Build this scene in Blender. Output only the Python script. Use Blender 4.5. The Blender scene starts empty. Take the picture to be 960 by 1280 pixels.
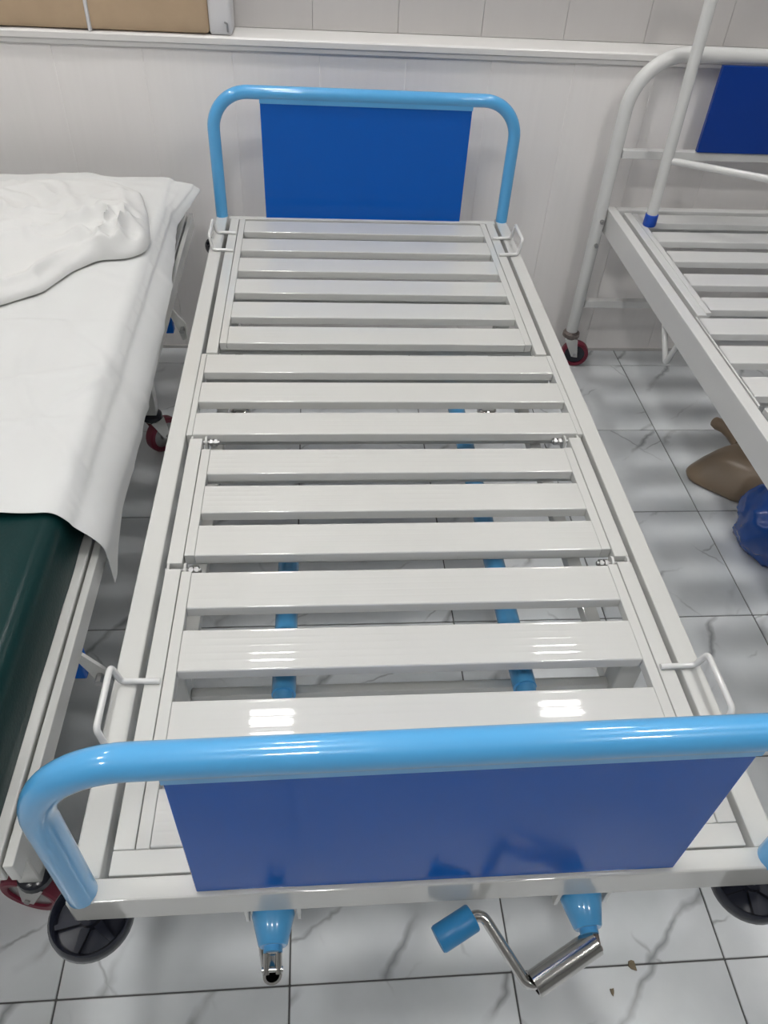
import bpy, bmesh, math, random
from mathutils import Vector, Matrix, noise

# ------------------------------------------------------------------ camera
scene = bpy.context.scene
C = scene.collection
CAM = dict(x=-0.1417, y=-0.3673, z=1.5462, pitch=0.7571, yaw=0.1131, roll=0.0669, f=960.47)

def make_camera():
    p, w, r = CAM['pitch'], CAM['yaw'], CAM['roll']
    fw = Vector((math.sin(w)*math.cos(p), math.cos(w)*math.cos(p), -math.sin(p)))
    rt = Vector((math.cos(w), -math.sin(w), 0)); up = rt.cross(fw)
    r2 = math.cos(r)*rt + math.sin(r)*up; u2 = -math.sin(r)*rt + math.cos(r)*up
    cd = bpy.data.cameras.new('camera'); co = bpy.data.objects.new('camera', cd); C.objects.link(co)
    m = Matrix((r2, u2, -fw)).transposed().to_4x4(); m.translation = (CAM['x'], CAM['y'], CAM['z'])
    co.matrix_world = m
    cd.sensor_fit = 'HORIZONTAL'; cd.sensor_width = 36.0; cd.lens = 36.0*CAM['f']/960.0
    cd.clip_start = 0.02; cd.clip_end = 50
    scene.camera = co
make_camera()

# ------------------------------------------------------------------ world, exposure
world = bpy.data.worlds.new('world'); scene.world = world
world.use_nodes = True
world.node_tree.nodes['Background'].inputs[0].default_value = (0.8, 0.85, 0.9, 1)
world.node_tree.nodes['Background'].inputs[1].default_value = 0.3
vs = scene.view_settings
vs.view_transform = 'Standard'; vs.look = 'None'; vs.gamma = 1.0; vs.use_curve_mapping = False
vs.exposure = 0.0
LIGHT_STRENGTH = 82.0            # emission of the ceiling LED diffusers
CEIL = 2.8
LIGHT_SPOTS = [(x, y) for y in (1.6, 0.35, -0.9) for x in (-1.76, -0.38, 1.0)]  # back-row pair set by slat highlights; the others added for even light

# ------------------------------------------------------------------ materials
def srgb(r, g, b):
    f = lambda c: (c/255/12.92) if c/255 <= 0.04045 else ((c/255+0.055)/1.055)**2.4
    return (f(r), f(g), f(b), 1.0)
def new_mat(name):
    m = bpy.data.materials.new(name); m.use_nodes = True
    return m, m.node_tree.nodes, m.node_tree.links, m.node_tree.nodes['Principled BSDF']
def paint(name, col, rough=0.3, metal=0.0, coat=0.0, bump=0.0, bscale=60.0, var=0.03, vscale=6.0, spec=0.5, coord='Object', sheen=0.0):
    m, n, l, b = new_mat(name)
    tc = n.new('ShaderNodeTexCoord')
    nz = n.new('ShaderNodeTexNoise'); nz.inputs['Scale'].default_value = vscale; nz.inputs['Detail'].default_value = 4
    l.new(tc.outputs[coord], nz.inputs['Vector'])
    rp = n.new('ShaderNodeValToRGB')
    c = Vector(col[:3])
    rp.color_ramp.elements[0].position = 0.3; rp.color_ramp.elements[1].position = 0.7
    rp.color_ramp.elements[0].color = (*(c*(1-var)), 1); rp.color_ramp.elements[1].color = (*[min(1, k) for k in c*(1+var)], 1)
    l.new(nz.outputs['Fac'], rp.inputs['Fac']); l.new(rp.outputs['Color'], b.inputs['Base Color'])
    b.inputs['Roughness'].default_value = rough; b.inputs['Metallic'].default_value = metal
    b.inputs['Coat Weight'].default_value = coat; b.inputs['Coat Roughness'].default_value = 0.04
    b.inputs['Specular IOR Level'].default_value = spec
    b.inputs['Sheen Weight'].default_value = sheen
    if bump:
        n2 = n.new('ShaderNodeTexNoise'); n2.inputs['Scale'].default_value = bscale; n2.inputs['Detail'].default_value = 3
        l.new(tc.outputs[coord], n2.inputs['Vector'])
        bp = n.new('ShaderNodeBump'); bp.inputs['Strength'].default_value = bump; bp.inputs['Distance'].default_value = 0.002
        l.new(n2.outputs['Fac'], bp.inputs['Height']); l.new(bp.outputs['Normal'], b.inputs['Normal'])
    return m

def tile_material():
    m, n, l, b = new_mat('marble_tile')
    tc = n.new('ShaderNodeTexCoord'); oi = n.new('ShaderNodeObjectInfo')
    off = n.new('ShaderNodeVectorMath'); off.operation = 'MULTIPLY_ADD'
    cmb = n.new('ShaderNodeCombineXYZ')
    l.new(oi.outputs['Random'], cmb.inputs[0]); l.new(oi.outputs['Random'], cmb.inputs[1]); l.new(oi.outputs['Random'], cmb.inputs[2])
    l.new(cmb.outputs[0], off.inputs[0]); off.inputs[1].default_value = (37.0, 19.0, 53.0)
    l.new(tc.outputs['Object'], off.inputs[2])
    # cloudy base
    nz = n.new('ShaderNodeTexNoise'); nz.inputs['Scale'].default_value = 3.2; nz.inputs['Detail'].default_value = 5
    l.new(off.outputs[0], nz.inputs['Vector'])
    rp = n.new('ShaderNodeValToRGB'); rp.color_ramp.elements[0].position = 0.32; rp.color_ramp.elements[1].position = 0.7
    rp.color_ramp.elements[0].color = (0.58, 0.605, 0.625, 1); rp.color_ramp.elements[1].color = (0.80, 0.82, 0.84, 1)
    l.new(nz.outputs['Fac'], rp.inputs['Fac'])
    # veins : distorted diagonal lines, masked
    def vein(rot, scale, width, thresh, shift, strength):
        mp = n.new('ShaderNodeMapping'); mp.inputs['Rotation'].default_value = (0, 0, rot); mp.inputs['Location'].default_value = (shift, shift*0.7, 0)
        l.new(off.outputs[0], mp.inputs['Vector'])
        wv = n.new('ShaderNodeTexWave'); wv.wave_type = 'BANDS'; wv.bands_direction = 'X'; wv.wave_profile = 'TRI'
        wv.inputs['Scale'].default_value = scale; wv.inputs['Distortion'].default_value = 2.6; wv.inputs['Detail'].default_value = 5
        wv.inputs['Detail Scale'].default_value = 1.6; wv.inputs['Detail Roughness'].default_value = 0.62
        l.new(mp.outputs[0], wv.inputs['Vector'])
        r1 = n.new('ShaderNodeValToRGB'); r1.color_ramp.elements[0].position = 1-width; r1.color_ramp.elements[1].position = 1.0
        r1.color_ramp.elements[0].color = (0, 0, 0, 1); r1.color_ramp.elements[1].color = (1, 1, 1, 1)
        l.new(wv.outputs['Fac'], r1.inputs['Fac'])
        mk = n.new('ShaderNodeTexNoise'); mk.inputs['Scale'].default_value = 5.5; mk.inputs['Detail'].default_value = 2
        l.new(mp.outputs[0], mk.inputs['Vector'])
        r2 = n.new('ShaderNodeValToRGB'); r2.color_ramp.elements[0].position = thresh; r2.color_ramp.elements[1].position = thresh+0.14
        r2.color_ramp.elements[0].color = (0, 0, 0, 1); r2.color_ramp.elements[1].color = (strength, strength, strength, 1)
        l.new(mk.outputs['Fac'], r2.inputs['Fac'])
        mu = n.new('ShaderNodeMath'); mu.operation = 'MULTIPLY'
        l.new(r1.outputs[0], mu.inputs[0]); l.new(r2.outputs[0], mu.inputs[1])
        return mu
    v1 = vein(math.radians(38), 1.15, 0.085, 0.46, 0.0, 0.7)
    v2 = vein(math.radians(58), 1.7, 0.05, 0.52, 3.1, 0.6)
    v3 = vein(math.radians(-35), 1.5, 0.05, 0.53, 7.7, 0.5)
    mx1 = n.new('ShaderNodeMath'); mx1.operation = 'MAXIMUM'; l.new(v1.outputs[0], mx1.inputs[0]); l.new(v2.outputs[0], mx1.inputs[1])
    mx2 = n.new('ShaderNodeMath'); mx2.operation = 'MAXIMUM'; l.new(mx1.outputs[0], mx2.inputs[0]); l.new(v3.outputs[0], mx2.inputs[1])
    mix = n.new('ShaderNodeMixRGB'); l.new(mx2.outputs[0], mix.inputs[0]); l.new(rp.outputs[0], mix.inputs[1])
    mix.inputs[2].default_value = (0.17, 0.175, 0.19, 1)
    l.new(mix.outputs[0], b.inputs['Base Color'])
    b.inputs['Roughness'].default_value = 0.16
    return m

def panel_material(name, col, axis_stretch=(30, 30, 1.5)):
    m, n, l, b = new_mat(name)
    tc = n.new('ShaderNodeTexCoord'); mp = n.new('ShaderNodeMapping'); mp.inputs['Scale'].default_value = axis_stretch
    l.new(tc.outputs['Object'], mp.inputs[0])
    nz = n.new('ShaderNodeTexNoise'); nz.inputs['Scale'].default_value = 2.0; nz.inputs['Detail'].default_value = 5
    l.new(mp.outputs[0], nz.inputs['Vector'])
    c = Vector(col[:3]); rp = n.new('ShaderNodeValToRGB')
    rp.color_ramp.elements[0].position = 0.3; rp.color_ramp.elements[1].position = 0.7
    rp.color_ramp.elements[0].color = (*(c*0.988), 1); rp.color_ramp.elements[1].color = (*(c*1.01), 1)
    l.new(nz.outputs['Fac'], rp.inputs[0]); l.new(rp.outputs[0], b.inputs['Base Color'])
    b.inputs['Roughness'].default_value = 0.33
    return m

M = {}
M['cream'] = paint('cream_powder_coat', (0.61, 0.61, 0.588), rough=0.38, spec=0.3, coat=1.0, var=0.012)
M['white_tube'] = paint('white_powder_coat', (0.70, 0.70, 0.69), rough=0.35, spec=0.3, coat=0.7, var=0.012)
M['sky'] = paint('sky_blue_enamel', (0.086, 0.395, 0.76), rough=0.3, coat=0.8, var=0.01)
M['blue'] = paint('royal_blue_laminate', (0.004, 0.108, 0.50), rough=0.14, spec=0.22, var=0.02)
M['navy'] = paint('deep_blue_laminate', (0.002, 0.042, 0.29), rough=0.3, spec=0.3, var=0.02)
M['sleeve'] = paint('blue_plastic', (0.035, 0.26, 0.56), rough=0.35, var=0.03)
M['cap'] = paint('blue_rubber', (0.004, 0.075, 0.50), rough=0.45, var=0.03)
M['chrome'] = paint('chrome_steel', (0.62, 0.61, 0.59), rough=0.16, metal=1.0, var=0.05, vscale=30)
M['zinc'] = paint('zinc_bolt', (0.42, 0.42, 0.42), rough=0.38, metal=1.0, var=0.08, vscale=60)
M['rust'] = paint('dull_worn_steel', (0.24, 0.20, 0.185), rough=0.4, metal=0.85, var=0.2, vscale=120)
M['black'] = paint('black_plastic', (0.016, 0.018, 0.028), rough=0.24, var=0.05)
M['rubber'] = paint('dark_rubber', (0.02, 0.02, 0.022), rough=0.55, var=0.1)
M['red'] = paint('maroon_wheel', (0.19, 0.012, 0.035), rough=0.42, var=0.08)
M['green'] = paint('dark_green_rexine', (0.004, 0.027, 0.027), rough=0.28, spec=0.2, bump=0.15, bscale=180, var=0.06)
M['sheet'] = paint('white_cotton', (0.665, 0.67, 0.665), rough=0.85, var=0.012, bump=0.1, bscale=700, spec=0.2)
M['sheet2'] = paint('white_cotton_cover', (0.69, 0.69, 0.68), rough=0.85, var=0.012, bump=0.1, bscale=700, spec=0.2)
M['brown'] = paint('brown_fabric', srgb(182, 158, 130), rough=0.7, var=0.05, bump=0.1, bscale=500, vscale=14)
M['whitecloth'] = paint('white_binding', (0.66, 0.65, 0.66), rough=0.7, var=0.04)
M['beige'] = paint('beige_plastic', srgb(132, 114, 94), rough=0.36, var=0.06)
M['bag'] = paint('blue_polythene', (0.006, 0.07, 0.33), rough=0.25, coat=0.1, bump=0.12, bscale=18, var=0.06)
M['flake'] = paint('dried_crumb', srgb(120, 108, 88), rough=0.8, var=0.2, vscale=80)
M['grout'] = paint('dark_grout', (0.10, 0.10, 0.10), rough=0.8, var=0.1)
M['seam'] = paint('panel_seam', (0.6, 0.58, 0.57), rough=0.6, var=0.02)
M['tile'] = tile_material()
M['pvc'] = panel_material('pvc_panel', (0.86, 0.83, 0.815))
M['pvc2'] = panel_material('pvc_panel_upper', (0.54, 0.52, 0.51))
M['trim'] = paint('pvc_trim', (0.74, 0.725, 0.71), rough=0.35, var=0.01)
M['plaster'] = paint('painted_plaster', (0.46, 0.46, 0.455), rough=0.75, var=0.015)
M['ceiling'] = paint('ceiling_white', (0.62, 0.62, 0.61), rough=0.85, var=0.01)
def lamp_mat():
    m, n, l, b = new_mat('led_diffuser')
    e = n.new('ShaderNodeEmission'); e.inputs[0].default_value = (1.0, 0.985, 0.96, 1); e.inputs[1].default_value = LIGHT_STRENGTH
    l.new(e.outputs[0], n['Material Output'].inputs[0]); return m
M['lamp'] = lamp_mat()

# ------------------------------------------------------------------ mesh helpers
def link(o, parent=None):
    C.objects.link(o)
    if parent is not None: o.parent = parent
    return o
def finish(name, bm, mat, parent=None, angle=38, loc=None):
    bm.normal_update()
    lay = bm.faces.layers.int.get('flat')
    for f in bm.faces: f.smooth = not (lay and f[lay])
    lim = math.radians(angle)
    for e in bm.edges:
        if len(e.link_faces) == 2 and e.calc_face_angle(0) > lim: e.smooth = False
    me = bpy.data.meshes.new(name); bm.to_mesh(me); bm.free()
    for mm in (mat if isinstance(mat, (list, tuple)) else [mat]): me.materials.append(M[mm])
    o = bpy.data.objects.new(name, me)
    if loc is not None: o.location = loc
    return link(o, parent)
def again(name, me, parent, loc=(0, 0, 0), rot=(0, 0, 0)):
    o = bpy.data.objects.new(name, me); o.location = loc; o.rotation_euler = rot
    return link(o, parent)
def tag(o, label, cat, group=None):
    o['label'] = label; o['category'] = cat
    if group: o['group'] = group
    return o
def struct(o): o['kind'] = 'structure'; return o
def empty(name, loc, rz=0):
    o = bpy.data.objects.new(name, None); o.location = loc; o.rotation_euler = (0, 0, rz); o.empty_display_size = 0.1
    return link(o)
def box(bm, x0, x1, y0, y1, z0, z1, bev=0.002, seg=2):
    lay = bm.faces.layers.int.get('flat') or bm.faces.layers.int.new('flat')
    old = set(bm.faces)
    r = bmesh.ops.create_cube(bm, size=1.0)
    vv = r['verts']
    for v in vv:
        v.co = Vector(((x0+x1)/2 + v.co.x*(x1-x0), (y0+y1)/2 + v.co.y*(y1-y0), (z0+z1)/2 + v.co.z*(z1-z0)))
    if bev > 0:
        es = list({e for v in vv for e in v.link_edges})
        bmesh.ops.bevel(bm, geom=es, offset=bev, segments=seg, affect='EDGES', profile=0.5)
    bm.normal_update()
    for f in bm.faces:
        if f not in old and max(abs(c) for c in f.normal) > 0.9995: f[lay] = 1
    return bm
def fillet(pts, rad, n=8, closed=False):
    P = [Vector(p) for p in pts]; out = []
    N = len(P)
    for i, p in enumerate(P):
        if not closed and i in (0, N-1): out.append(p); continue
        a = P[i-1]; b = P[(i+1) % N]
        d1 = (a-p); d2 = (b-p); l1, l2 = d1.length, d2.length
        d1.normalize(); d2.normalize()
        ang = d1.angle(d2)
        if ang > math.pi-0.02: out.append(p); continue
        r = rad[i] if isinstance(rad, (list, tuple)) else rad
        t = min(r/math.tan(ang/2), l1*0.48, l2*0.48); rr = t*math.tan(ang/2)
        cdir = (d1+d2).normalized(); c = p + cdir*(rr/math.sin(ang/2))
        s = p+d1*t-c; e = p+d2*t-c; tot = s.angle(e); ax = s.cross(e).normalized()
        for k in range(n+1): out.append(c + Matrix.Rotation(tot*k/n, 3, ax) @ s)
    return out
def sweep(bm, pts, r, seg=14, cap=True, flat=None):
    P = [Vector(p) for p in pts]; n = len(P)
    rs = r if isinstance(r, (list, tuple)) else [r]*n
    T = []
    for i in range(n):
        a = P[max(0, i-1)]; b = P[min(n-1, i+1)]; T.append((b-a).normalized())
    ref = Vector((0, 0, 1)) if abs(T[0].z) < 0.9 else Vector((1, 0, 0))
    u = (ref - T[0]*ref.dot(T[0])).normalized(); rings = []
    for i in range(n):
        u = (u - T[i]*u.dot(T[i])).normalized(); w = T[i].cross(u)
        rings.append([bm.verts.new(P[i] + (u*math.cos(2*math.pi*k/seg) + w*math.sin(2*math.pi*k/seg))*rs[i]) for k in range(seg)])
    for i in range(n-1):
        for k in range(seg):
            bm.faces.new((rings[i][k], rings[i][(k+1) % seg], rings[i+1][(k+1) % seg], rings[i+1][k]))
    if cap:
        bm.faces.new(list(reversed(rings[0]))); bm.faces.new(rings[-1])
    return bm
def lathe(bm, prof, mat=Matrix.Identity(4), seg=24, closed=False):
    """prof: list of (r, z); revolve around local z then transform."""
    rings = []
    for r, z in prof:
        if r < 1e-6: rings.append([bm.verts.new(mat @ Vector((0, 0, z)))])
        else: rings.append([bm.verts.new(mat @ Vector((r*math.cos(2*math.pi*k/seg), r*math.sin(2*math.pi*k/seg), z))) for k in range(seg)])
    pr = list(zip(rings[:-1], rings[1:]))
    if closed: pr.append((rings[-1], rings[0]))
    for A, B in pr:
        for k in range(seg):
            k2 = (k+1) % seg
            if len(A) == 1 and len(B) == 1: continue
            if len(A) == 1: bm.faces.new((A[0], B[k2], B[k]))
            elif len(B) == 1: bm.faces.new((A[k], A[k2], B[0]))
            else: bm.faces.new((A[k], A[k2], B[k2], B[k]))
    bmesh.ops.recalc_face_normals(bm, faces=bm.faces)
    return bm
def prism(bm, poly, axis, a, b):
    """poly of 2-D points extruded along axis ('x','y','z') from a to b."""
    def p3(p, t): return {'x': (t, p[0], p[1]), 'y': (p[0], t, p[1]), 'z': (p[0], p[1], t)}[axis]
    A = [bm.verts.new(p3(p, a)) for p in poly]; B = [bm.verts.new(p3(p, b)) for p in poly]
    n = len(poly)
    bm.faces.new(A); bm.faces.new(list(reversed(B)))
    for i in range(n): bm.faces.new((A[i], B[i], B[(i+1) % n], A[(i+1) % n]))
    bmesh.ops.recalc_face_normals(bm, faces=bm.faces)
    return bm
def axis_mat(p, d):
    d = Vector(d).normalized(); q = Vector((0, 0, 1)).rotation_difference(d)
    return Matrix.Translation(Vector(p)) @ q.to_matrix().to_4x4()
B = bmesh.new

# ------------------------------------------------------------------ room shell
TS = 0.4; TX0 = -0.6055; TY0 = 0.048
X0, X1 = TX0-5*TS, TX0+9*TS          # side walls
Y0, YW = TY0-8*TS, 2.152             # wall behind the camera, panelled wall
YU = 2.255                           # recessed upper wall
floor = struct(finish('floor', box(B(), X0-0.1, X1+0.1, Y0-0.1, YU+0.1, -0.08, -0.003, 0), 'grout'))
def tile_mesh(w, d):
    bm = box(B(), -w/2, w/2, -d/2, d/2, -0.004, 0.0, 0.0012, 1)
    o = finish('tile', bm, 'tile', floor); return o
g = 0.003
first = tile_mesh(TS-g, TS-g); last_d = YW-(TY0+5*TS)
edge = tile_mesh(TS-g, last_d-g)
used_first = used_edge = False
for i in range(14):
    for j in range(14):
        cx = X0+(i+0.5)*TS; y = Y0+j*TS
        if j < 13:
            if not used_first: first.location = (cx, y+TS/2, 0); used_first = True
            else: again('tile', first.data, floor, (cx, y+TS/2, 0))
        else:
            if not used_edge: edge.location = (cx, y+last_d/2, 0); used_edge = True
            else: again('tile', edge.data, floor, (cx, y+last_d/2, 0))

struct(finish('ceiling', box(B(), X0-0.1, X1+0.1, Y0-0.1, YU+0.1, CEIL, CEIL+0.1, 0), 'ceiling'))
struct(finish('wall_left', box(B(), X0-0.1, X0, Y0-0.1, YU+0.1, 0, CEIL, 0), 'plaster'))
struct(finish('wall_right', box(B(), X1, X1+0.1, Y0-0.1, YU+0.1, 0, CEIL, 0), 'plaster'))
struct(finish('wall_front', box(B(), X0, X1, Y0-0.1, Y0, 0, CEIL, 0), 'plaster'))
# panelled wall: thick lower part, ledge, recessed upper part
LZ = 0.978
bm = B(); box(bm, X0, X1, YW+0.006, YU+0.1, 0, LZ, 0); box(bm, X0, X1, YU+0.006, YU+0.1, LZ, CEIL, 0)
wall = struct(finish('wall_back', bm, 'seam'))
PW = 0.251; px0 = -0.381
k0 = int(math.floor((X0-px0)/PW)); k1 = int(math.ceil((X1-px0)/PW))
low = up = None
for k in range(k0, k1):
    a = max(X0, px0+k*PW); b_ = min(X1, px0+(k+1)*PW)
    full = abs((b_-a)-PW) < 1e-4
    c = (a+b_)/2
    if full and low:
        again('wall_panel', low.data, wall, (c, 0, 0))
    else:
        w = b_-a
        o = finish('wall_panel', box(B(), -w/2+0.0002, w/2-0.0002, YW, YW+0.006, 0.0, LZ, 0.0008, 1), 'pvc', wall, loc=(c, 0, 0))
        if full: low = o
px1 = -0.150
k0 = int(math.floor((X0-px1)/PW)); k1 = int(math.ceil((X1-px1)/PW))
for k in range(k0, k1):
    a = max(X0, px1+k*PW); b_ = min(X1, px1+(k+1)*PW)
    full = abs((b_-a)-PW) < 1e-4
    c = (a+b_)/2
    if full and up:
        again('wall_panel', up.data, wall, (c, 0, 0))
    else:
        w = b_-a
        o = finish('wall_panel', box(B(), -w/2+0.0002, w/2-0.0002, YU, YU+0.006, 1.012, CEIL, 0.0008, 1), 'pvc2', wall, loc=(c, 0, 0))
        if full: up = o
# ledge board with its moulded front edge
prof = [(YU, 0.99), (YW+0.002, 0.99), (YW+0.002, LZ-0.004), (YW-0.006, LZ-0.004), (YW-0.010, LZ), (YW-0.010, LZ+0.010), (YW-0.013, LZ+0.012),
        (YW-0.016, LZ+0.014), (YW-0.016, LZ+0.028), (YW-0.012, 1.010), (YW-0.006, 1.0115), (YU, 1.0115)]
struct(finish('trim_1', prism(B(), prof, 'x', X0, X1), 'trim', angle=30))
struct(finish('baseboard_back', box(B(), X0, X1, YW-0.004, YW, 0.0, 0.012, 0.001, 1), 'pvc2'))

# ------------------------------------------------------------------ ceiling lights, most of them added
def ceiling_light():
    t = empty('ceiling_light', (0, 0, CEIL))
    bm = B()
    for (a, b2, c, d) in ((-0.12, 0.12, -0.12, -0.095), (-0.12, 0.12, 0.095, 0.12), (-0.12, -0.095, -0.095, 0.095), (0.095, 0.12, -0.095, 0.095)):
        box(bm, a, b2, c, d, -0.03, 0, 0.003)
    finish('frame', bm, 'white_tube', t)
    finish('diffuser', box(B(), -0.0948, 0.0948, -0.0948, 0.0948, -0.026, -0.01, 0.001, 1), 'lamp', t)
    return t
light0 = ceiling_light()
def copy_tree(o, parent=None):
    c = o.copy(); C.objects.link(c); c.parent = parent
    for ch in list(o.children): copy_tree(ch, c)
    return c
for i, (x, y) in enumerate(LIGHT_SPOTS):
    o = light0 if i == 0 else copy_tree(light0)
    o.location = (x, y, CEIL)
    tag(o, 'square white LED panel light on the ceiling, in a grid mostly added for even light', 'ceiling light', 'LED panel lights in a grid on the ceiling')

# ------------------------------------------------------------------ shared bed pieces
def slat_mesh(half, w, h=0.019, ribs=4):
    """ribbed pressed-steel slat along x; back edge at +w, front edge at 0, top at z=0."""
    bm = B(); pr = []
    r = 0.003
    for k in range(5): a = math.pi/2*k/4; pr.append((r-r*math.cos(a), -r+r*math.sin(a)))
    n = 60
    for k in range(1, n):
        t = k/n; yy = r+(w-2*r)*t
        d = min(abs(t-c) for c in (0.22, 0.40, 0.60, 0.78))*w
        zz = -0.0004*(2*t-1)**2 + 0.00013*max(0, 1-(d/0.0022)**2)
        pr.append((yy, zz))
    for k in range(5): a = math.pi/2*k/4; pr.append((w-r+r*math.sin(a), -r+r*math.cos(a)))
    pr += [(w, -h), (w-0.002, -h), (w-0.002, -0.0045), (0.002, -0.0045), (0.002, -h), (0, -h)]
    A = [bm.verts.new((-half, y, z)) for y, z in pr]; Bv = [bm.verts.new((half, y, z)) for y, z in pr]
    for i in range(len(pr)):
        j = (i+1) % len(pr); bm.faces.new((A[i], A[j], Bv[j], Bv[i]))
    bmesh.ops.recalc_face_normals(bm, faces=bm.faces)
    return bm
_slats = {}
def add_slat(parent, half, w, yfront, ztop, mat):
    key = (half, w, mat)
    if key in _slats: return again('slat', _slats[key], parent, (0, yfront, ztop))
    o = finish('slat', slat_mesh(half, w), mat, parent, loc=(0, yfront, ztop)); _slats[key] = o.data
    return o
def section(bed, name, y0, y1, ztop, fronts, w, mat, ends=(), strip=None, strip_only=False, half=0.3575):
    bm = B()
    for s in (-1, 1):
        if strip_only:
            xa, xb = half+0.0008, 0.4112
            box(bm, min(s*xa, s*xb), max(s*xa, s*xb), y0, y1, ztop-0.03, ztop-0.0008, 0.001, 1)
        else:
            xa, xb = 0.3765, 0.4025
            box(bm, min(s*xa, s*xb), max(s*xa, s*xb), y0, y1, ztop-0.026, ztop, 0.002)
            s0, s1 = strip or (y0, y1)
            xa, xb = 0.3582, 0.3755
            box(bm, min(s*xa, s*xb), max(s*xa, s*xb), s0, s1, ztop-0.02, ztop-0.0006, 0.001, 1)
    for f in (max(fronts), min(fronts)): box(bm, -0.4, 0.4, f+0.020, f+0.050, ztop-0.044, ztop-0.0195 if not strip_only else ztop-0.0195, 0.002)
    for (a, b2) in ends: box(bm, -0.4025, 0.4025, a, b2, ztop-0.024, ztop-0.0004, 0.0015)
    sec = finish(name, bm, mat, bed)
    for f in fronts: add_slat(sec, half, w, f, ztop, mat)
    return sec
def hinge(sec, y, z, sides=(-1, 1), mat='cream'):
    for s in sides:
        bm = B()
        sweep(bm, [(s*0.345, y, z), (s*0.405, y, z)], 0.0042, 12)
        for xx in (0.352, 0.3615): lathe(bm, [(0, -0.003), (0.008, -0.003), (0.008, 0.003), (0, 0.003)], axis_mat((s*xx, y, z), (1, 0, 0)), 6)
        finish('hinge_bolt', bm, 'zinc', sec)
        for xx in (0.371, 0.3985):
            bm = B(); pts = []
            for k in range(9):
                a = math.pi*k/8; pts.append((y+0.011*math.cos(a), z+0.004+0.009*math.sin(a)))
            pts += [(y-0.011, z-0.02), (y+0.011, z-0.02)]
            prism(bm, pts, 'x', s*xx-0.002, s*xx+0.002)
            finish('hinge_plate', bm, mat, sec)
def castor(bed, x, y, rad, wheel_mat, yaw, fork_mat='chrome', width=0.028, collar=None, hub_mat=None):
    """swivel castor: wheel axis horizontal; yaw = heading of wheel plane, trail offset."""
    trail = 0.028
    d = Vector((math.cos(yaw), math.sin(yaw), 0)); ax = Vector((-d.y, d.x, 0))
    wc = Vector((x, y, rad)) + d*trail
    z1 = rad*2+0.012
    bm = B()
    col = lathe(B(), [(0, z1+0.026), (0.022, z1+0.026), (0.030, z1+0.020), (0.031, z1+0.008), (0.022, z1+0.0045), (0, z1+0.0045)], Matrix.Translation((x, y, 0)), 20)
    lathe(bm, [(0, z1+0.0044), (0.024, z1+0.0044), (0.026, z1+0.002), (0.022, z1-0.002), (0, z1-0.002)], Matrix.Translation((x, y, 0)), 20)
    for s in (-1, 1):
        o = ax*s*(width/2+0.004)
        pts = [Vector((x, y, z1+0.004))-d*0.022, Vector((x, y, z1+0.004))+d*0.026, wc+d*0.011+Vector((0, 0, -0.006)), wc-d*0.011+Vector((0, 0, -0.006))]
        A = [bm.verts.new(p+o) for p in pts]; Bq = [bm.verts.new(p+o+ax*s*0.003) for p in pts]
        bm.faces.new(A); bm.faces.new(list(reversed(Bq)))
        for i in range(4): bm.faces.new((A[i], Bq[i], Bq[(i+1) % 4], A[(i+1) % 4]))
    bmesh.ops.recalc_face_normals(bm, faces=bm.faces)
    cs = finish('castor', bm, fork_mat, bed)
    finish('collar', col, collar or fork_mat, cs)
    w = width/2; R = rad
    pr = [(R*0.72, -w*0.9), (R*0.9, -w), (R*0.985, -w*0.75), (R, -w*0.3), (R, w*0.3), (R*0.985, w*0.75), (R*0.9, w), (R*0.72, w*0.9)]
    finish('wheel', lathe(B(), pr, axis_mat(wc, ax), 32, True), wheel_mat, cs)
    hub = [(0, -w*1.05), (R*0.25, -w*1.05), (R*0.3, -w*0.6), (R*0.74, -w*0.55), (R*0.74, w*0.55), (R*0.3, w*0.6), (R*0.25, w*1.05), (0, w*1.05)]
    finish('hub', lathe(B(), hub, axis_mat(wc, ax), 24), hub_mat or ('black' if wheel_mat != 'rubber' else 'zinc'), cs)
    finish('axle', sweep(B(), [wc-ax*(w+0.010), wc+ax*(w+0.010)], 0.005, 10), 'zinc', cs)
    return cs
def buffer(bed, x, y, z, r=0.052):
    pr = [(0, 0.0), (0.014, 0.0), (0.016, -0.012), (r*0.80, -0.014), (r*0.86, -0.004), (r*0.93, 0.0), (r, -0.006), (r*1.0, -0.018), (r*0.93, -0.026), (0, -0.026)]
    b_ = finish('buffer', lathe(B(), pr, Matrix.Translation((x, y, z)), 36), 'black', bed)
    for k in range(6):
        a = k*math.pi/3+0.3; c, s = math.cos(a), math.sin(a)
        bm = B()
        p = [(0.012, -0.006), (r*0.84, -0.003), (r*0.84, 0.003), (0.012, 0.006)]
        prism(bm, [(x+c*u-s*v, y+s*u+c*v) for u, v in p], 'z', z-0.016, z-0.006)
        finish('rib', bm, 'black', b_)
    sp = finish('spindle', sweep(B(), [(x, y, z-0.02), (x, y, z+0.06)], 0.008, 12), 'zinc', b_)
    return b_
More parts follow.
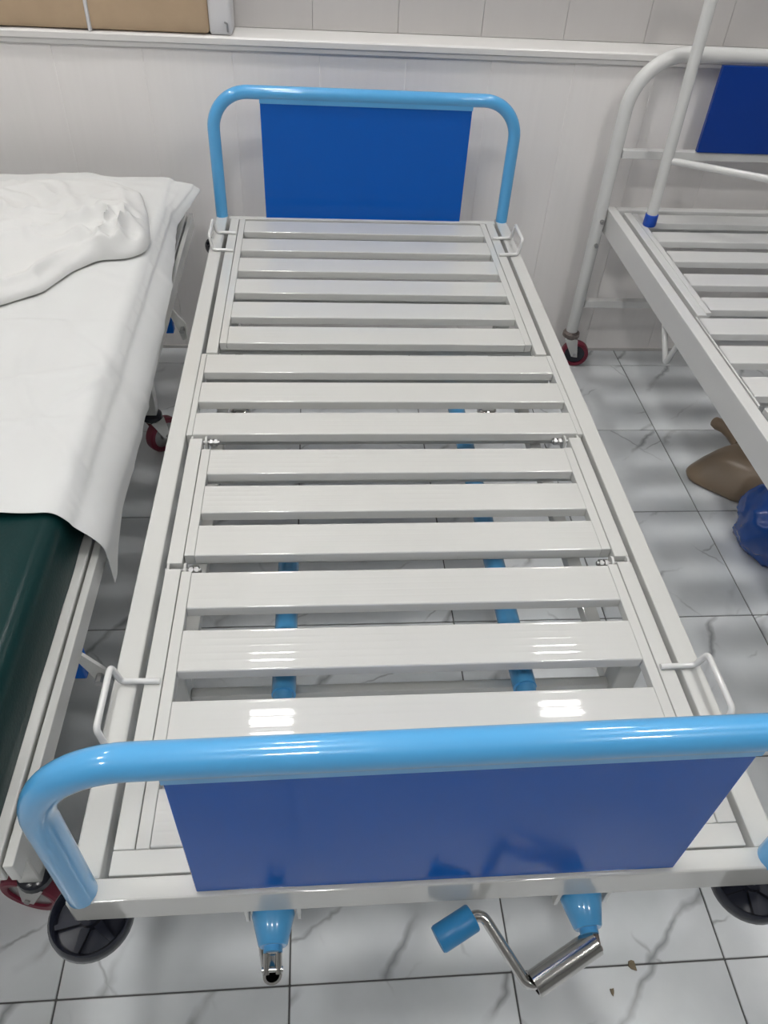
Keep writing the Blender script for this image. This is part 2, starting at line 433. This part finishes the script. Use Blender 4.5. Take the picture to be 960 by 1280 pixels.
def board(bed, name, y, zl, zr, zbase, xh, rad, tube_mat, panel_mat, px, pz0, pz1, prad=0.10, pdepth=0.016, lip=True):
    pts = fillet([(-xh, y, zbase), (-xh, y, zl), (xh, y, zr), (xh, y, zbase)], prad, 14)
    hb = finish(name, sweep(B(), pts, rad, 20), tube_mat, bed)
    zt = pz1
    finish('panel', box(B(), -px, px, y-pdepth/2, y+pdepth/2, pz0, zt, 0.0012, 1), panel_mat, hb)
    if lip:
        bm = B(); a = Vector((-px-0.001, 0, 0)); sl = (zr-zl)/(2*xh)
        zl2 = (zl+zr)/2 - sl*px - rad*0.6; zr2 = (zl+zr)/2 + sl*px - rad*0.6
        prism(bm, [(-px-0.001, zl2), (px+0.001, zr2), (px+0.001, zr2-rad*0.4-0.0075), (-px-0.001, zl2-rad*0.4-0.0075)], 'y', y-pdepth/2-0.0035, y+pdepth/2+0.0035)
        finish('panel_channel', bm, tube_mat, hb)
    return hb

# ------------------------------------------------------------------ the main bed
H = 0.574
bed = tag(empty('hospital_bed', (0, 0, 0)), 'bare cream slatted hospital bed with sky blue tube ends and hand cranks', 'bed')
bm = B()
for s in (-1, 1): box(bm, min(s*0.412, s*0.447), max(s*0.412, s*0.447), 0.020, 1.985, 0.517, H, 0.003)
box(bm, -0.447, 0.447, -0.0075, 0.0205, 0.517, H, 0.003)
box(bm, -0.411, 0.411, 1.950, 1.985, 0.517, H-0.032, 0.002)
main_frame = finish('bed_frame', bm, 'cream', bed)
s4 = section(bed, 'leg_section', 0.0535, 0.522, H, [0.436, 0.315, 0.187, 0.0545], 0.078, 'cream', ends=[(0.0225, 0.053)], strip=(0.0535, 0.517))
s3 = section(bed, 'knee_section', 0.535, 0.876, H, [0.766, 0.658, 0.552], 0.075, 'cream', strip=(0.553, 0.843))
s2 = section(bed, 'seat_section', 0.888, 1.193, H, [1.115, 1.002, 0.889], 0.075, 'cream', strip_only=True, half=0.3985)
s1 = section(bed, 'back_section', 1.197, 1.948, H, [1.856, 1.733, 1.609, 1.485, 1.361, 1.239], 0.078, 'cream', strip=(1.240, 1.9465))
box_bm = box(B(), -0.408, 0.408, 1.9485, 1.968, H-0.026, H-0.0002, 0.002)
finish('cross_tube', box_bm, 'cream', s1)
hinge(s3, 0.529, H-0.012); hinge(s2, 0.882, H-0.016); hinge(s1, 1.1965, H-0.018)
head = board(bed, 'headboard', 1.968, H+0.344, H+0.341, H-0.05, 0.430, 0.0175, 'sky', 'blue', 0.297, 0.560, H+0.3235)
foot = board(bed, 'footboard', 0.006, H+0.297, H+0.314, H-0.004, 0.430, 0.0185, 'sky', 'blue', 0.295, H+0.002, H+0.2855, prad=0.11)
# mattress retainers
for s, ya, yb, zt in ((-1, 0.190, 0.297, 0.622), (1, 0.192, 0.297, 0.614), (-1, 1.722, 1.836, 0.618), (1, 1.722, 1.832, 0.622)):
    pts = fillet([(s*0.379, yb, H+0.004), (s*0.434, yb, H+0.006), (s*0.441, yb-0.004, zt), (s*0.441, ya+0.004, zt), (s*0.434, ya, H+0.006), (s*0.379, ya, H+0.004)], 0.009, 6)
    finish('mattress_retainer', sweep(B(), pts, 0.0047, 10), 'white_tube', bed)
# undercarriage
for y in (0.388, 1.59):
    finish('cross_tube', box(B(), -0.411, 0.411, y-0.019, y+0.019, 0.482, 0.516, 0.003), 'cream', bed)
    finish('cross_tube', box(B(), -0.365, 0.365, y-0.008, y+0.010, 0.388, 0.408, 0.002), 'cream', bed)
    for s in (-1, 1):
        finish('leg', box(B(), s*0.385-0.02, s*0.385+0.02, y-0.02, y+0.02, 0.135, 0.483, 0.003), 'cream', bed)
        castor(bed, s*0.385, y, 0.05, 'rubber', 1.9 if s < 0 else 1.2, width=0.03)
for s in (-1, 1):
    finish('side_tube', box(B(), s*0.385-0.014, s*0.385+0.014, 0.409, 1.569, 0.36, 0.388, 0.002), 'cream', bed)
for x, y in ((-0.437, 0.008), (0.434, 0.008), (-0.437, 1.955), (0.437, 1.955)):
    buffer(bed, x, y, 0.497)
# crank drives : tube, cone, fork, handle
def crank_drive(x, ylen, z0, z1):
    g_ = finish('crank_drive', sweep(B(), [(x, 0.012, z0), (x*0.99, 0.34, z0-0.02), (x*0.985, 0.36, z0-0.022)], 0.0165, 18), 'sky', bed)
    finish('screw_tube', sweep(B(), [(x*0.985, 0.34, z0-0.02), (x*0.985, ylen, z1)], 0.020, 18), 'sky', g_)
    finish('cone', lathe(B(), [(0, 0.0), (0.027, 0.0), (0.0275, 0.004), (0.0185, 0.038), (0.0165, 0.040), (0.012, 0.040), (0.012, 0.047), (0, 0.047)], axis_mat((x, 0.002, z0), (0.02, -1, -0.05)), 24), 'sky', g_)
    bm = B()
    for s in (-1, 1): box(bm, x+s*0.033-0.003, x+s*0.033+0.003, -0.004, 0.03, z0-0.012, 0.5165, 0.001, 1)
    box(bm, x-0.036, x+0.036, 0.004, 0.03, z0+0.021, 0.5165, 0.001, 1)
    finish('bracket', bm, 'cream', g_)
    for s in (-1, 1): finish('bolt', lathe(B(), [(0, -0.004), (0.006, -0.004), (0.006, 0.004), (0, 0.004)], axis_mat((x+s*0.040, 0.006, z0+0.012), (1, 0, 0)), 6), 'zinc', g_)
    return g_
dl = crank_drive(-0.208, 0.72, 0.486, 0.435)
dr = crank_drive(0.197, 1.38, 0.486, 0.43)
# folded crank
def fork(par, p, d, mat):
    p = Vector(p); d = Vector(d).normalized(); side = d.cross(Vector((0, 0, 1))).normalized()
    bm = B()
    for s in (-1, 1): sweep(bm, [p+side*s*0.0075, p+side*s*0.0075+d*0.024], 0.0045, 10)
    sweep(bm, [p-d*0.002+side*-0.0075, p-d*0.002+side*0.0075], 0.0045, 10)
    sweep(bm, [p+d*0.019-side*0.013, p+d*0.019+side*0.013], 0.0035, 10)
    return finish('fork', bm, mat, par)
fork(dl, (-0.2075, -0.044, 0.483), (0, -0.9, -0.5), 'chrome')
bm = B()
lathe(bm, [(0.0085, 0.0), (0.012, 0.0), (0.012, 0.095), (0.0085, 0.095)], axis_mat((-0.2075, -0.066, 0.468), (-0.12, 0.55, -0.5)), 20, True)
cl = finish('crank_handle', bm, 'chrome', dl)
a = Vector((-0.2075, -0.066, 0.468)) + Vector((-0.12, 0.55, -0.5)).normalized()*0.09
finish('crank_arm', sweep(B(), fillet([a, a+Vector((-0.012, 0.03, -0.022)), a+Vector((-0.03, 0.03, 0.085)), a+Vector((-0.034, 0.06, 0.085))], 0.012, 5), 0.0065, 12), 'chrome', cl)
finish('grip', lathe(B(), [(0, 0), (0.017, 0.0), (0.018, 0.003), (0.018, 0.062), (0.017, 0.065), (0, 0.065)], axis_mat(a+Vector((-0.034, 0.05, 0.085)), (0, 1, -0.1)), 20), 'sleeve', cl)
# open crank
fork(dr, (0.198, -0.044, 0.483), (0.10, -0.85, -0.5), 'rust')
e0 = Vector((0.2005, -0.054, 0.478)); e1 = Vector((0.116, -0.093, 0.462)); ad = (e1-e0).normalized()
bm = B(); lathe(bm, [(0.0125, -0.004), (0.0165, -0.004), (0.0165, 0.092), (0.0125, 0.092)], axis_mat(e0, ad), 24, True)
ch = finish('crank_handle', bm, 'chrome', dr)
e2 = Vector((0.058, -0.016, 0.500)); e3 = e2 + ad*0.05
finish('crank_arm', sweep(B(), fillet([e0+ad*0.02, e1+ad*0.004, e2, e3], 0.014, 8), 0.0072, 14), 'chrome', ch)
finish('grip', lathe(B(), [(0, 0.006), (0.010, 0.006), (0.0115, 0.0), (0.0165, 0.0), (0.0175, 0.002), (0.0175, 0.050), (0.0160, 0.053), (0, 0.053)], axis_mat(e2+ad*0.012, ad), 24), 'sleeve', ch)

# ------------------------------------------------------------------ the white bed on the right
RX = 1.25; RH = 0.582
rb = tag(empty('hospital_bed', (RX, 0, 0)), 'bare white slatted hospital bed with dark blue headboard and maroon castors', 'bed')
bm = B()
for s in (-1, 1): box(bm, min(s*0.420, s*0.452), max(s*0.420, s*0.452), 0.08, 2.085, 0.505, RH, 0.003)
box(bm, -0.4195, 0.4195, 2.055, 2.085, 0.505, RH, 0.003); box(bm, -0.4195, 0.4195, 0.08, 0.11, 0.505, RH, 0.003)
finish('bed_frame', bm, 'white_tube', rb)
zr = RH-0.004
section(rb, 'back_section', 1.385, 2.045, zr, [1.967, 1.833, 1.699, 1.553, 1.415], 0.070, 'white_tube', strip=(1.40, 2.04))
section(rb, 'seat_section', 0.985, 1.378, zr, [1.292, 1.157, 1.020], 0.080, 'white_tube', strip_only=True, half=0.405)
section(rb, 'knee_section', 0.64, 0.975, zr, [0.88, 0.765, 0.65], 0.078, 'white_tube')
section(rb, 'leg_section', 0.115, 0.625, zr, [0.535, 0.41, 0.285, 0.16], 0.078, 'white_tube')
# headboard : two legs rising into one bent tube
def white_end(name, y, panel_mat):
    pts = fillet([(-0.474, y, 0.13), (-0.474, y, 1.030), (0.474, y, 1.030), (0.474, y, 0.13)], 0.155, 16)
    hb = finish(name, sweep(B(), pts, 0.0205, 20), 'white_tube', rb)
    finish('cross_tube', box(B(), -0.454, 0.454, y-0.013, y+0.013, 0.742, 0.768, 0.003), 'white_tube', hb)
    finish('cross_tube', box(B(), -0.454, 0.454, y-0.013, y+0.013, 0.235, 0.262, 0.003), 'white_tube', hb)
    finish('panel', box(B(), -0.225, 0.225, y-0.022, y-0.006, 0.770, 1.008, 0.002), panel_mat, hb)
    for s in (-1, 1):
        for z in (0.548, 0.468):
            finish('bolt', lathe(B(), [(0, 0.012), (0.006, 0.012), (0.007, 0.0), (0, 0.0)], axis_mat((s*0.470, y-0.019, z), (0.0, -1, 0)), 8), 'zinc', hb)
        castor(rb, s*0.474, y-0.002, 0.05, 'red', -0.25 if s < 0 else 0.4, fork_mat='chrome', width=0.028, collar='rust')
    return hb
white_end('headboard', 2.062, 'navy')
white_end('footboard', 0.045, 'navy')
# hanging rail bracket under the side rail
for s in (-1, 1):
    bm = B()
    sweep(bm, fillet([(s*0.436, 1.490, 0.51), (s*0.436, 1.400, 0.420), (s*0.436, 1.366, 0.51)], 0.008, 4), 0.008, 10)
    finish('rail_bracket', bm, 'white_tube', rb)

# white tubular stand with blue feet, standing on the white bed's slats
st = tag(empty('tubular_stand', (0.900, 1.950, RH-0.004)), 'white tubular frame with blue rubber feet standing on the white bed slats', 'stand')
bm = B()
ax2 = Vector((0.885, -0.460, 0))       # direction of the frame's cross bars
pa = Vector((0, 0, 0.0)); pb = ax2*0.55
pts = fillet([pa+Vector((0, 0, 0.012)), pa+Vector((-0.012, 0, 0.80)), pb+Vector((0.012, 0, 0.80)), pb+Vector((0, 0, 0.012))], 0.07, 10)
fr = finish('frame', sweep(bm, pts, 0.0165, 18), 'white_tube', st)
finish('cross_tube', sweep(B(), [pa+Vector((0, 0, 0.197)), pb+Vector((0, 0, 0.197))], 0.0105, 14), 'white_tube', st)
for p in (pa, pb):
    finish('foot_cap', lathe(B(), [(0, 0), (0.0185, 0.0), (0.0205, 0.003), (0.0198, 0.035), (0.0165, 0.036), (0, 0.036)], Matrix.Translation(p), 22), 'cap', st)

# ------------------------------------------------------------------ the covered bed on the left
LXC = -0.965
lb = tag(empty('hospital_bed', (LXC, 0, 0)), 'cream hospital bed carrying a green mattress, without end boards', 'bed')
bm = B()
for s in (-1, 1):
    box(bm, min(s*0.4055, s*0.429), max(s*0.4055, s*0.429), 0.040, 1.985, 0.530, H, 0.003)
    box(bm, min(s*0.433, s*0.446), max(s*0.433, s*0.446), 0.040, 1.985, 0.530, H-0.002, 0.002)
    for yy in (0.05, 0.36, 0.95, 1.46, 1.96): box(bm, min(s*0.425, s*0.44), max(s*0.425, s*0.44), yy, yy+0.02, 0.532, H-0.024, 0.001)
box(bm, -0.405, 0.405, 0.040, 0.07, 0.530, H, 0.003); box(bm, -0.405, 0.405, 1.950, 1.985, 0.530, H, 0.003)
finish('bed_frame', bm, 'cream', lb)
section(lb, 'leg_section', 0.0725, 0.80, H, [0.56, 0.42, 0.28, 0.12], 0.078, 'cream')
section(lb, 'back_section', 0.82, 1.945, H, [1.80, 1.65, 1.5, 1.35, 1.2, 1.05, 0.9], 0.078, 'cream')
for y in (0.205, 1.54):
    finish('cross_tube', box(B(), -0.404, 0.404, y-0.019, y+0.019, 0.495, 0.529, 0.003), 'cream', lb)
    for s in (-1, 1):
        finish('leg', box(B(), s*0.322-0.02, s*0.322+0.02, y-0.02, y+0.02, 0.155, 0.496, 0.003), 'cream', lb)
        castor(lb, s*0.322, y, 0.058, 'red', 0.85 if (s > 0 and y > 1) else (2.9 if s > 0 else 2.0), fork_mat='chrome', width=0.03, collar='black', hub_mat='zinc')
for s in (-1, 1):
    finish('side_tube', box(B(), s*0.322-0.014, s*0.322+0.014, 0.226, 1.519, 0.30, 0.33, 0.002), 'cream', lb)
    for y in (0.385, 1.475):
        bm = B()
        prism(bm, [(s*0.430, 0.5295), (s*0.446, 0.5295), (s*0.474, 0.488), (s*0.472, 0.445), (s*0.460, 0.440), (s*0.452, 0.470)], 'y', y-0.003, y+0.003)
        gp = finish('gusset', bm, 'cream', lb)
        finish('bolt', lathe(B(), [(0, 0), (0.007, 0), (0.007, 0.016), (0, 0.016)], axis_mat((s*0.464, y-0.003, 0.475), (0, -1, 0)), 6), 'zinc', gp)
        finish('blue_block', box(B(), min(s*0.395, s*0.438), max(s*0.395, s*0.438), y+0.004, y+0.03, 0.455, 0.5293, 0.003), 'blue', gp)

# mattress
MT = 0.672
def mattress():
    bm = B(); box(bm, -0.414, 0.414, 0.045, 1.968, H+0.001, MT, 0.0)
    es = [e for e in bm.edges if max(v.co.z for v in e.verts) > MT-0.01]
    bmesh.ops.bevel(bm, geom=es, offset=0.026, segments=5, affect='EDGES', profile=0.5)
    bmesh.ops.subdivide_edges(bm, edges=[e for e in bm.edges if e.calc_length() > 0.5], cuts=40, use_grid_fill=True)
    for v in bm.verts:
        n_ = noise.noise(Vector((v.co.x*5, v.co.y*4, v.co.z*5)))
        if v.co.z < H+0.03: v.co.z += max(0, 0.006*noise.noise(Vector((v.co.x*8, v.co.y*14, 3.0))))
        tz = max(0, (v.co.z-H)/(MT-H)); v.co.x *= 1-0.022*tz
        if abs(v.co.x) > 0.39: v.co.x *= 1+0.005*n_
        if v.co.z > MT-0.004: v.co.z += 0.0015*n_
    lay = bm.faces.layers.int.get('flat')
    for f in bm.faces: f[lay] = 0
    return bm
mat_o = finish('mattress', mattress(), 'green', None, loc=(LXC, 0, 0))
tag(mat_o, 'dark green vinyl mattress under the white sheet on the cream bed', 'mattress')

# bed sheet : draped strip over the mattress
def sheet():
    bm = B()
    xe = 0.412; zt = MT+0.004
    NY, NU = 150, 120
    ya, yb = 0.548, 1.985
    # path across: left hem -> over the top -> right hem, parameterised by arc length
    side = 0.155; rc = 0.03
    def path(u, hem, flare):
        # u in [0,1]; central part top, outer parts hang
        L = side; top = 2*(xe-rc); arc = math.pi/2*rc
        tot = 2*hem+2*arc+top
        s = u*tot
        def right(d):            # d = distance past the start of right arc
            if d < arc:
                a = d/rc; return xe-rc+rc*math.sin(a), zt-rc+rc*math.cos(a)
            e = d-arc; k = min(1, e/0.066); return xe+flare*math.sin(k*math.pi/2), zt-rc-e
        if s < hem+arc: x, z = right(hem+arc-s); return -x, z
        s -= hem+arc
        if s < top: return -(xe-rc)+s, zt
        return right(s-top)
    rows = []
    for j in range(NY+1):
        v = j/NY; y0 = ya+(yb-ya)*v
        KN = [(0.50, 0.152), (0.57, 0.143), (0.62, 0.114), (0.70, 0.102), (1.066, 0.080), (1.37, 0.052), (1.62, 0.036), (1.79, 0.026), (2.1, 0.022)]
        for (a, ha), (b2, hb2) in zip(KN[:-1], KN[1:]):
            if a <= y0 <= b2: hem = ha+(hb2-ha)*(y0-a)/(b2-a)
        hem += 0.003*noise.noise(Vector((v*7, 2.2, 0)))
        row = []
        for i in range(NU+1):
            u = i/NU
            # concentrate vertices on the hanging right side
            uu = 1-(1-u)**1.35
            flare = (0.039+0.002*math.sin(v*26+2.0*math.sin(v*9))+0.003*noise.noise(Vector((v*9, 0.5, 1.1))))*(1.0 if y0 < 1.45 else max(0.35, 1-(y0-1.45)*1.4))
            x, z = path(uu, hem, flare); y = y0
            # wrinkles
            w = 0.0045*noise.noise(Vector((x*5+y*3, y*6-x*2, 0.3)))+0.0030*noise.noise(Vector((x*11-y*9, y*9+x*8, 4.3)))
            cov = 1.0
            if 1.15 < y < 1.93 and x < 0.42: cov = 0.25
            rid = 1-abs(noise.noise(Vector((x*4.2+y*3.4, (y-x)*2.0, 9.1))))*2
            w += 0.0065*max(0, rid-0.72)/0.28
            rid2 = 1-abs(noise.noise(Vector((x*2.2-y*5.0, (y+x)*1.5, 21.1))))*2
            w += 0.006*max(0, rid2-0.75)/0.25
            w *= cov
            if z > zt-0.02: z += max(0.0005, w+0.002)
            else:
                k = min(1, (zt-0.02-z)/0.06)
                x += math.copysign(0.35*w+0.006, x)
                y += 0.010*k*noise.noise(Vector((y*12, z*9, 1.0)))
            # long crease running down the flank
            d = (y-(0.93+(zt-z)*0.6)); 
            if x > 0.2: 
                cre = math.exp(-((d+(0.40-min(x, 0.40))*1.3)/0.010)**2)
                if x > 0.40: x += 0.003*cre
                else: z += 0.007*cre*max(0, (x-0.2)/0.2)
            # ends
            if v < 0.03: y += 0.010*noise.noise(Vector((x*6, 0, 7)))
            if j == NY or v > 0.97:
                y += 0.006*noise.noise(Vector((x*7, 3, 7)))
                if z > zt-0.02: z -= 0.004*(v-0.97)/0.03
            row.append(bm.verts.new((x, y, z)))
        rows.append(row)
    for j in range(NY):
        for i in range(NU): bm.faces.new((rows[j][i], rows[j][i+1], rows[j+1][i+1], rows[j+1][i]))
    # lifted corner flap at the head
    for j in range(NY+1):
        for i in range(NU+1):
            v = rows[j][i]; t = j/NY
            if v.co.x > 0.405 and t > 0.86:
                k = min(1, (t-0.86)/0.12)
                v.co.x += 0.048*k*min(1, (v.co.x-0.400)/0.03+0.2); v.co.z = v.co.z*(1-0.45*k)+(MT-0.006)*0.45*k
    bm.normal_update()
    return bm
sh = finish('bed_sheet', sheet(), 'sheet', None, angle=80, loc=(LXC, 0, 0))
md = sh.modifiers.new('thick', 'SOLIDIFY'); md.thickness = 0.0018; md.offset = 1.0
md = sh.modifiers.new('sub', 'SUBSURF'); md.levels = 1; md.render_levels = 1
tag(sh, 'white cotton sheet draped over the green mattress and hanging down its side', 'bed sheet')

# crumpled cover lying on the sheet
def cover():
    bm = B()
    out = [(-1.33, 1.17), (-1.10, 1.13), (-0.93, 1.155), (-0.83, 1.20), (-0.755, 1.262), (-0.715, 1.36), (-0.665, 1.425), (-0.600, 1.432), (-0.562, 1.470), (-0.560, 1.535),
           (-0.587, 1.676), (-0.625, 1.815), (-0.70, 1.875), (-0.85, 1.880), (-1.01, 1.862), (-1.20, 1.87), (-1.34, 1.84), (-1.36, 1.5)]
    pts = fillet([(x-LXC, y, 0) for x, y in out], 0.05, 5, closed=True)
    # resample evenly
    P = pts+[pts[0]]; acc = [0]
    for a, b2 in zip(P[:-1], P[1:]): acc.append(acc[-1]+(b2-a).length)
    NA, NR = 200, 56; ring = []
    k = 0
    for i in range(NA):
        d = acc[-1]*i/NA
        while acc[k+1] < d: k += 1
        t = (d-acc[k])/max(1e-9, acc[k+1]-acc[k]); ring.append(P[k].lerp(P[k+1], t))
    c = Vector((-0.965-LXC, 1.53, 0)); base = MT+0.018
    knot = Vector((-0.625-LXC, 1.520, 0))
    rows = []
    for r in range(1, NR+1):
        q = (r/NR); q = 1-(1-q)**1.25
        row = []
        for i in range(NA):
            p = c.lerp(ring[i], q)
            X, Yc = p.x, p.y
            h = 0.009*(1-q**60)**0.5 + 0.002 + 0.020*(1-q**5) + 0.009*math.exp(-((q-0.87)/0.035)**2)*(0.5+noise.noise(Vector((i*0.05, 2.0, 5.0))))
            n1 = noise.noise(Vector((X*5.5, Yc*5.5, 0.7)))
            h += 0.010*n1*(1-q**6)
            rd = 1-abs(noise.noise(Vector((X*4+Yc*2.5, Yc*5-X*3, 3.3))))*2.2
            h += 0.022*max(0, rd-0.5)**1.5/0.35*(1-q**10)
            rd = 1-abs(noise.noise(Vector((X*8-Yc*3, Yc*7+X*5, 13.3))))*2.2
            h += 0.011*max(0, rd-0.55)/0.45*(1-q**10)
            dk = (p-knot).length
            kf = math.exp(-(dk/0.085)**2)
            rk = 1-abs(noise.noise(Vector((X*19+2, Yc*15, 8.8))))*2.0
            h += kf*(0.010+0.062*max(0, rk-0.3))*(1-q**16)
            # folds radiating from the bunched corner
            ang = math.atan2(Yc-knot.y, X-knot.x)
            h += 0.007*math.exp(-(dk/0.26)**2)*(0.5+0.5*math.sin(ang*9+2*n1))*(1-q**10)
            row.append(bm.verts.new((X, Yc, base+max(0.001, h))))
        rows.append(row)
    cv = bm.verts.new((c.x, c.y, base+0.03))
    for i in range(NA): bm.faces.new((cv, rows[0][i], rows[0][(i+1) % NA]))
    for r in range(NR-1):
        for i in range(NA): bm.faces.new((rows[r][i], rows[r+1][i], rows[r+1][(i+1) % NA], rows[r][(i+1) % NA]))
    # hem turned down to the sheet, then closed underneath
    hemv = [bm.verts.new((v.co.x, v.co.y, base-0.004)) for v in rows[-1]]
    for i in range(NA): bm.faces.new((rows[-1][i], hemv[i], hemv[(i+1) % NA], rows[-1][(i+1) % NA]))
    bm.faces.new(list(reversed(hemv)))
    bmesh.ops.recalc_face_normals(bm, faces=bm.faces)
    return bm
cv = finish('folded_sheet', cover(), 'sheet2', None, angle=70, loc=(LXC, 0, 0))
tag(cv, 'crumpled white sheet folded back near the wall on the covered bed', 'folded sheet')

# ------------------------------------------------------------------ things on the floor and the ledge
def smooth_outline(pts, rad, n=6): return [Vector(p) for p in fillet([(x, y, 0) for x, y in pts], rad, n, closed=True)]
def bedpan():
    bm = B()
    out = smooth_outline([(0.985, 1.405), (1.115, 1.285), (1.24, 1.235), (1.35, 1.30), (1.36, 1.46), (1.26, 1.535), (1.10, 1.485)], 0.05)
    c = Vector((1.235, 1.385, 0)); rows = []
    prof = [(1.0, 0.006), (1.02, 0.014), (1.0, 0.022), (0.94, 0.036), (0.85, 0.058), (0.74, 0.080), (0.62, 0.093), (0.48, 0.100), (0.34, 0.103), (0.27, 0.101), (0.23, 0.08), (0.21, 0.04), (0.12, 0.014), (0.02, 0.012)]
    for q, z in prof: rows.append([bm.verts.new((c.x+(p.x-c.x)*q, c.y+(p.y-c.y)*q, z)) for p in out])
    n_ = len(out)
    for a, b2 in zip(rows[:-1], rows[1:]):
        for i in range(n_): bm.faces.new((a[i], a[(i+1) % n_], b2[(i+1) % n_], b2[i]))
    bm.faces.new(rows[-1]); base = [bm.verts.new((c.x+(p.x-c.x)*0.96, c.y+(p.y-c.y)*0.96, 0.0)) for p in out]
    for i in range(n_): bm.faces.new((base[i], base[(i+1) % n_], rows[0][(i+1) % n_], rows[0][i]))
    bm.faces.new(list(reversed(base)))
    bmesh.ops.recalc_face_normals(bm, faces=bm.faces)
    return bm
bp_ = tag(finish('bedpan', bedpan(), 'beige', None, angle=60), 'beige plastic bedpan with a knob handle on the floor under the white bed', 'bedpan')
hp = [Vector((1.215, 1.50, 0.060)), Vector((1.200, 1.545, 0.062)), Vector((1.188, 1.575, 0.062)), Vector((1.178, 1.600, 0.060)), Vector((1.172, 1.617, 0.058)), Vector((1.170, 1.626, 0.057))]
finish('handle', sweep(B(), hp, [0.030, 0.021, 0.017, 0.021, 0.018, 0.006], 16), 'beige', bp_)

def bag():
    bm = B(); bmesh.ops.create_icosphere(bm, subdivisions=5, radius=1.0)
    for v in bm.verts:
        d = v.co.normalized()
        n1 = noise.noise(d*1.7+Vector((3, 1, 2))); n2 = 1-abs(noise.noise(d*3.4+Vector((9, 4, 1))))*2; n3 = 1-abs(noise.noise(d*7.5+Vector((2, 8, 5))))*2
        r = 1+0.13*n1+0.06*n2*abs(n2)+0.012*n3
        v.co = Vector((d.x*r*0.165, d.y*r*0.138, d.z*r*0.125))
        if v.co.z < -0.095: v.co.z = -0.095+(v.co.z+0.095)*0.02
    zmin = min(v.co.z for v in bm.verts)
    for v in bm.verts: v.co.z -= zmin
    return bm
bg = finish('plastic_bag', bag(), 'bag', None, angle=80, loc=(1.195, 1.085, 0.0))
tag(bg, 'crumpled blue plastic bag on the floor beside the beige bedpan', 'bag')

def flake(name, x, y, s, seed, label):
    rnd = random.Random(seed); bm = B(); pts = []
    for k in range(8):
        a = 2*math.pi*k/8; r = s*(0.6+0.6*rnd.random()); pts.append((r*math.cos(a)*0.7, r*math.sin(a)))
    prism(bm, pts, 'z', 0.0, 0.003)
    o = finish(name, bm, 'flake', None, loc=(x, y, 0)); tag(o, label, 'debris')
flake('dried_leaf_bit', 0.417, 0.046, 0.011, 3, 'larger brown leaf fragment on a floor tile joint below the open crank')
flake('dried_leaf_bit', 0.368, 0.007, 0.006, 8, 'tiny brown crumb on the floor beside the larger leaf fragment')

# brown padded board on the ledge
def padded(x0, x1, y0, y1, z0, z1, bev, amp, seed):
    bm = B(); box(bm, x0, x1, y0, y1, z0, z1, bev, 3)
    bmesh.ops.subdivide_edges(bm, edges=[e for e in bm.edges if e.calc_length() > 0.06], cuts=10, use_grid_fill=True)
    lay = bm.faces.layers.int.get('flat')
    for f in bm.faces: f[lay] = 0
    for v in bm.verts:
        if v.co.y < (y0+y1)/2 and v.co.z > z0+0.004: v.co.y += amp*noise.noise(Vector((v.co.x*9+seed, v.co.z*7, 0)))
    return bm
ro = tag(empty('wrapped_parcel', (-0.85, 2.195, 1.0118)), 'long brown fabric covered parcel with white end standing on the wall ledge', 'parcel')
px_, py_, pz_ = -0.85, 2.195, 1.0118
finish('brown_cover', padded(-1.45-px_, -0.437-px_, 2.142-py_, 2.242-py_, 0.002, 0.30, 0.012, 0.006, 1.0), 'brown', ro)
finish('white_end', padded(-0.4375-px_, -0.374-px_, 2.144-py_, 2.240-py_, 0.0, 0.302, 0.010, 0.004, 5.0), 'whitecloth', ro)
bm = B(); box(bm, -0.768-px_, -0.758-px_, 2.136-py_, 2.2425-py_, 0.0, 0.303, 0.002, 1)
finish('white_band', bm, 'whitecloth', ro)
finish('clip', sweep(B(), fillet([(-0.386-px_, 2.141-py_, 0.010), (-0.386-px_, 2.138-py_, 0.030), (-0.394-px_, 2.138-py_, 0.034)], 0.004, 3), 0.0025, 8), 'zinc', ro)
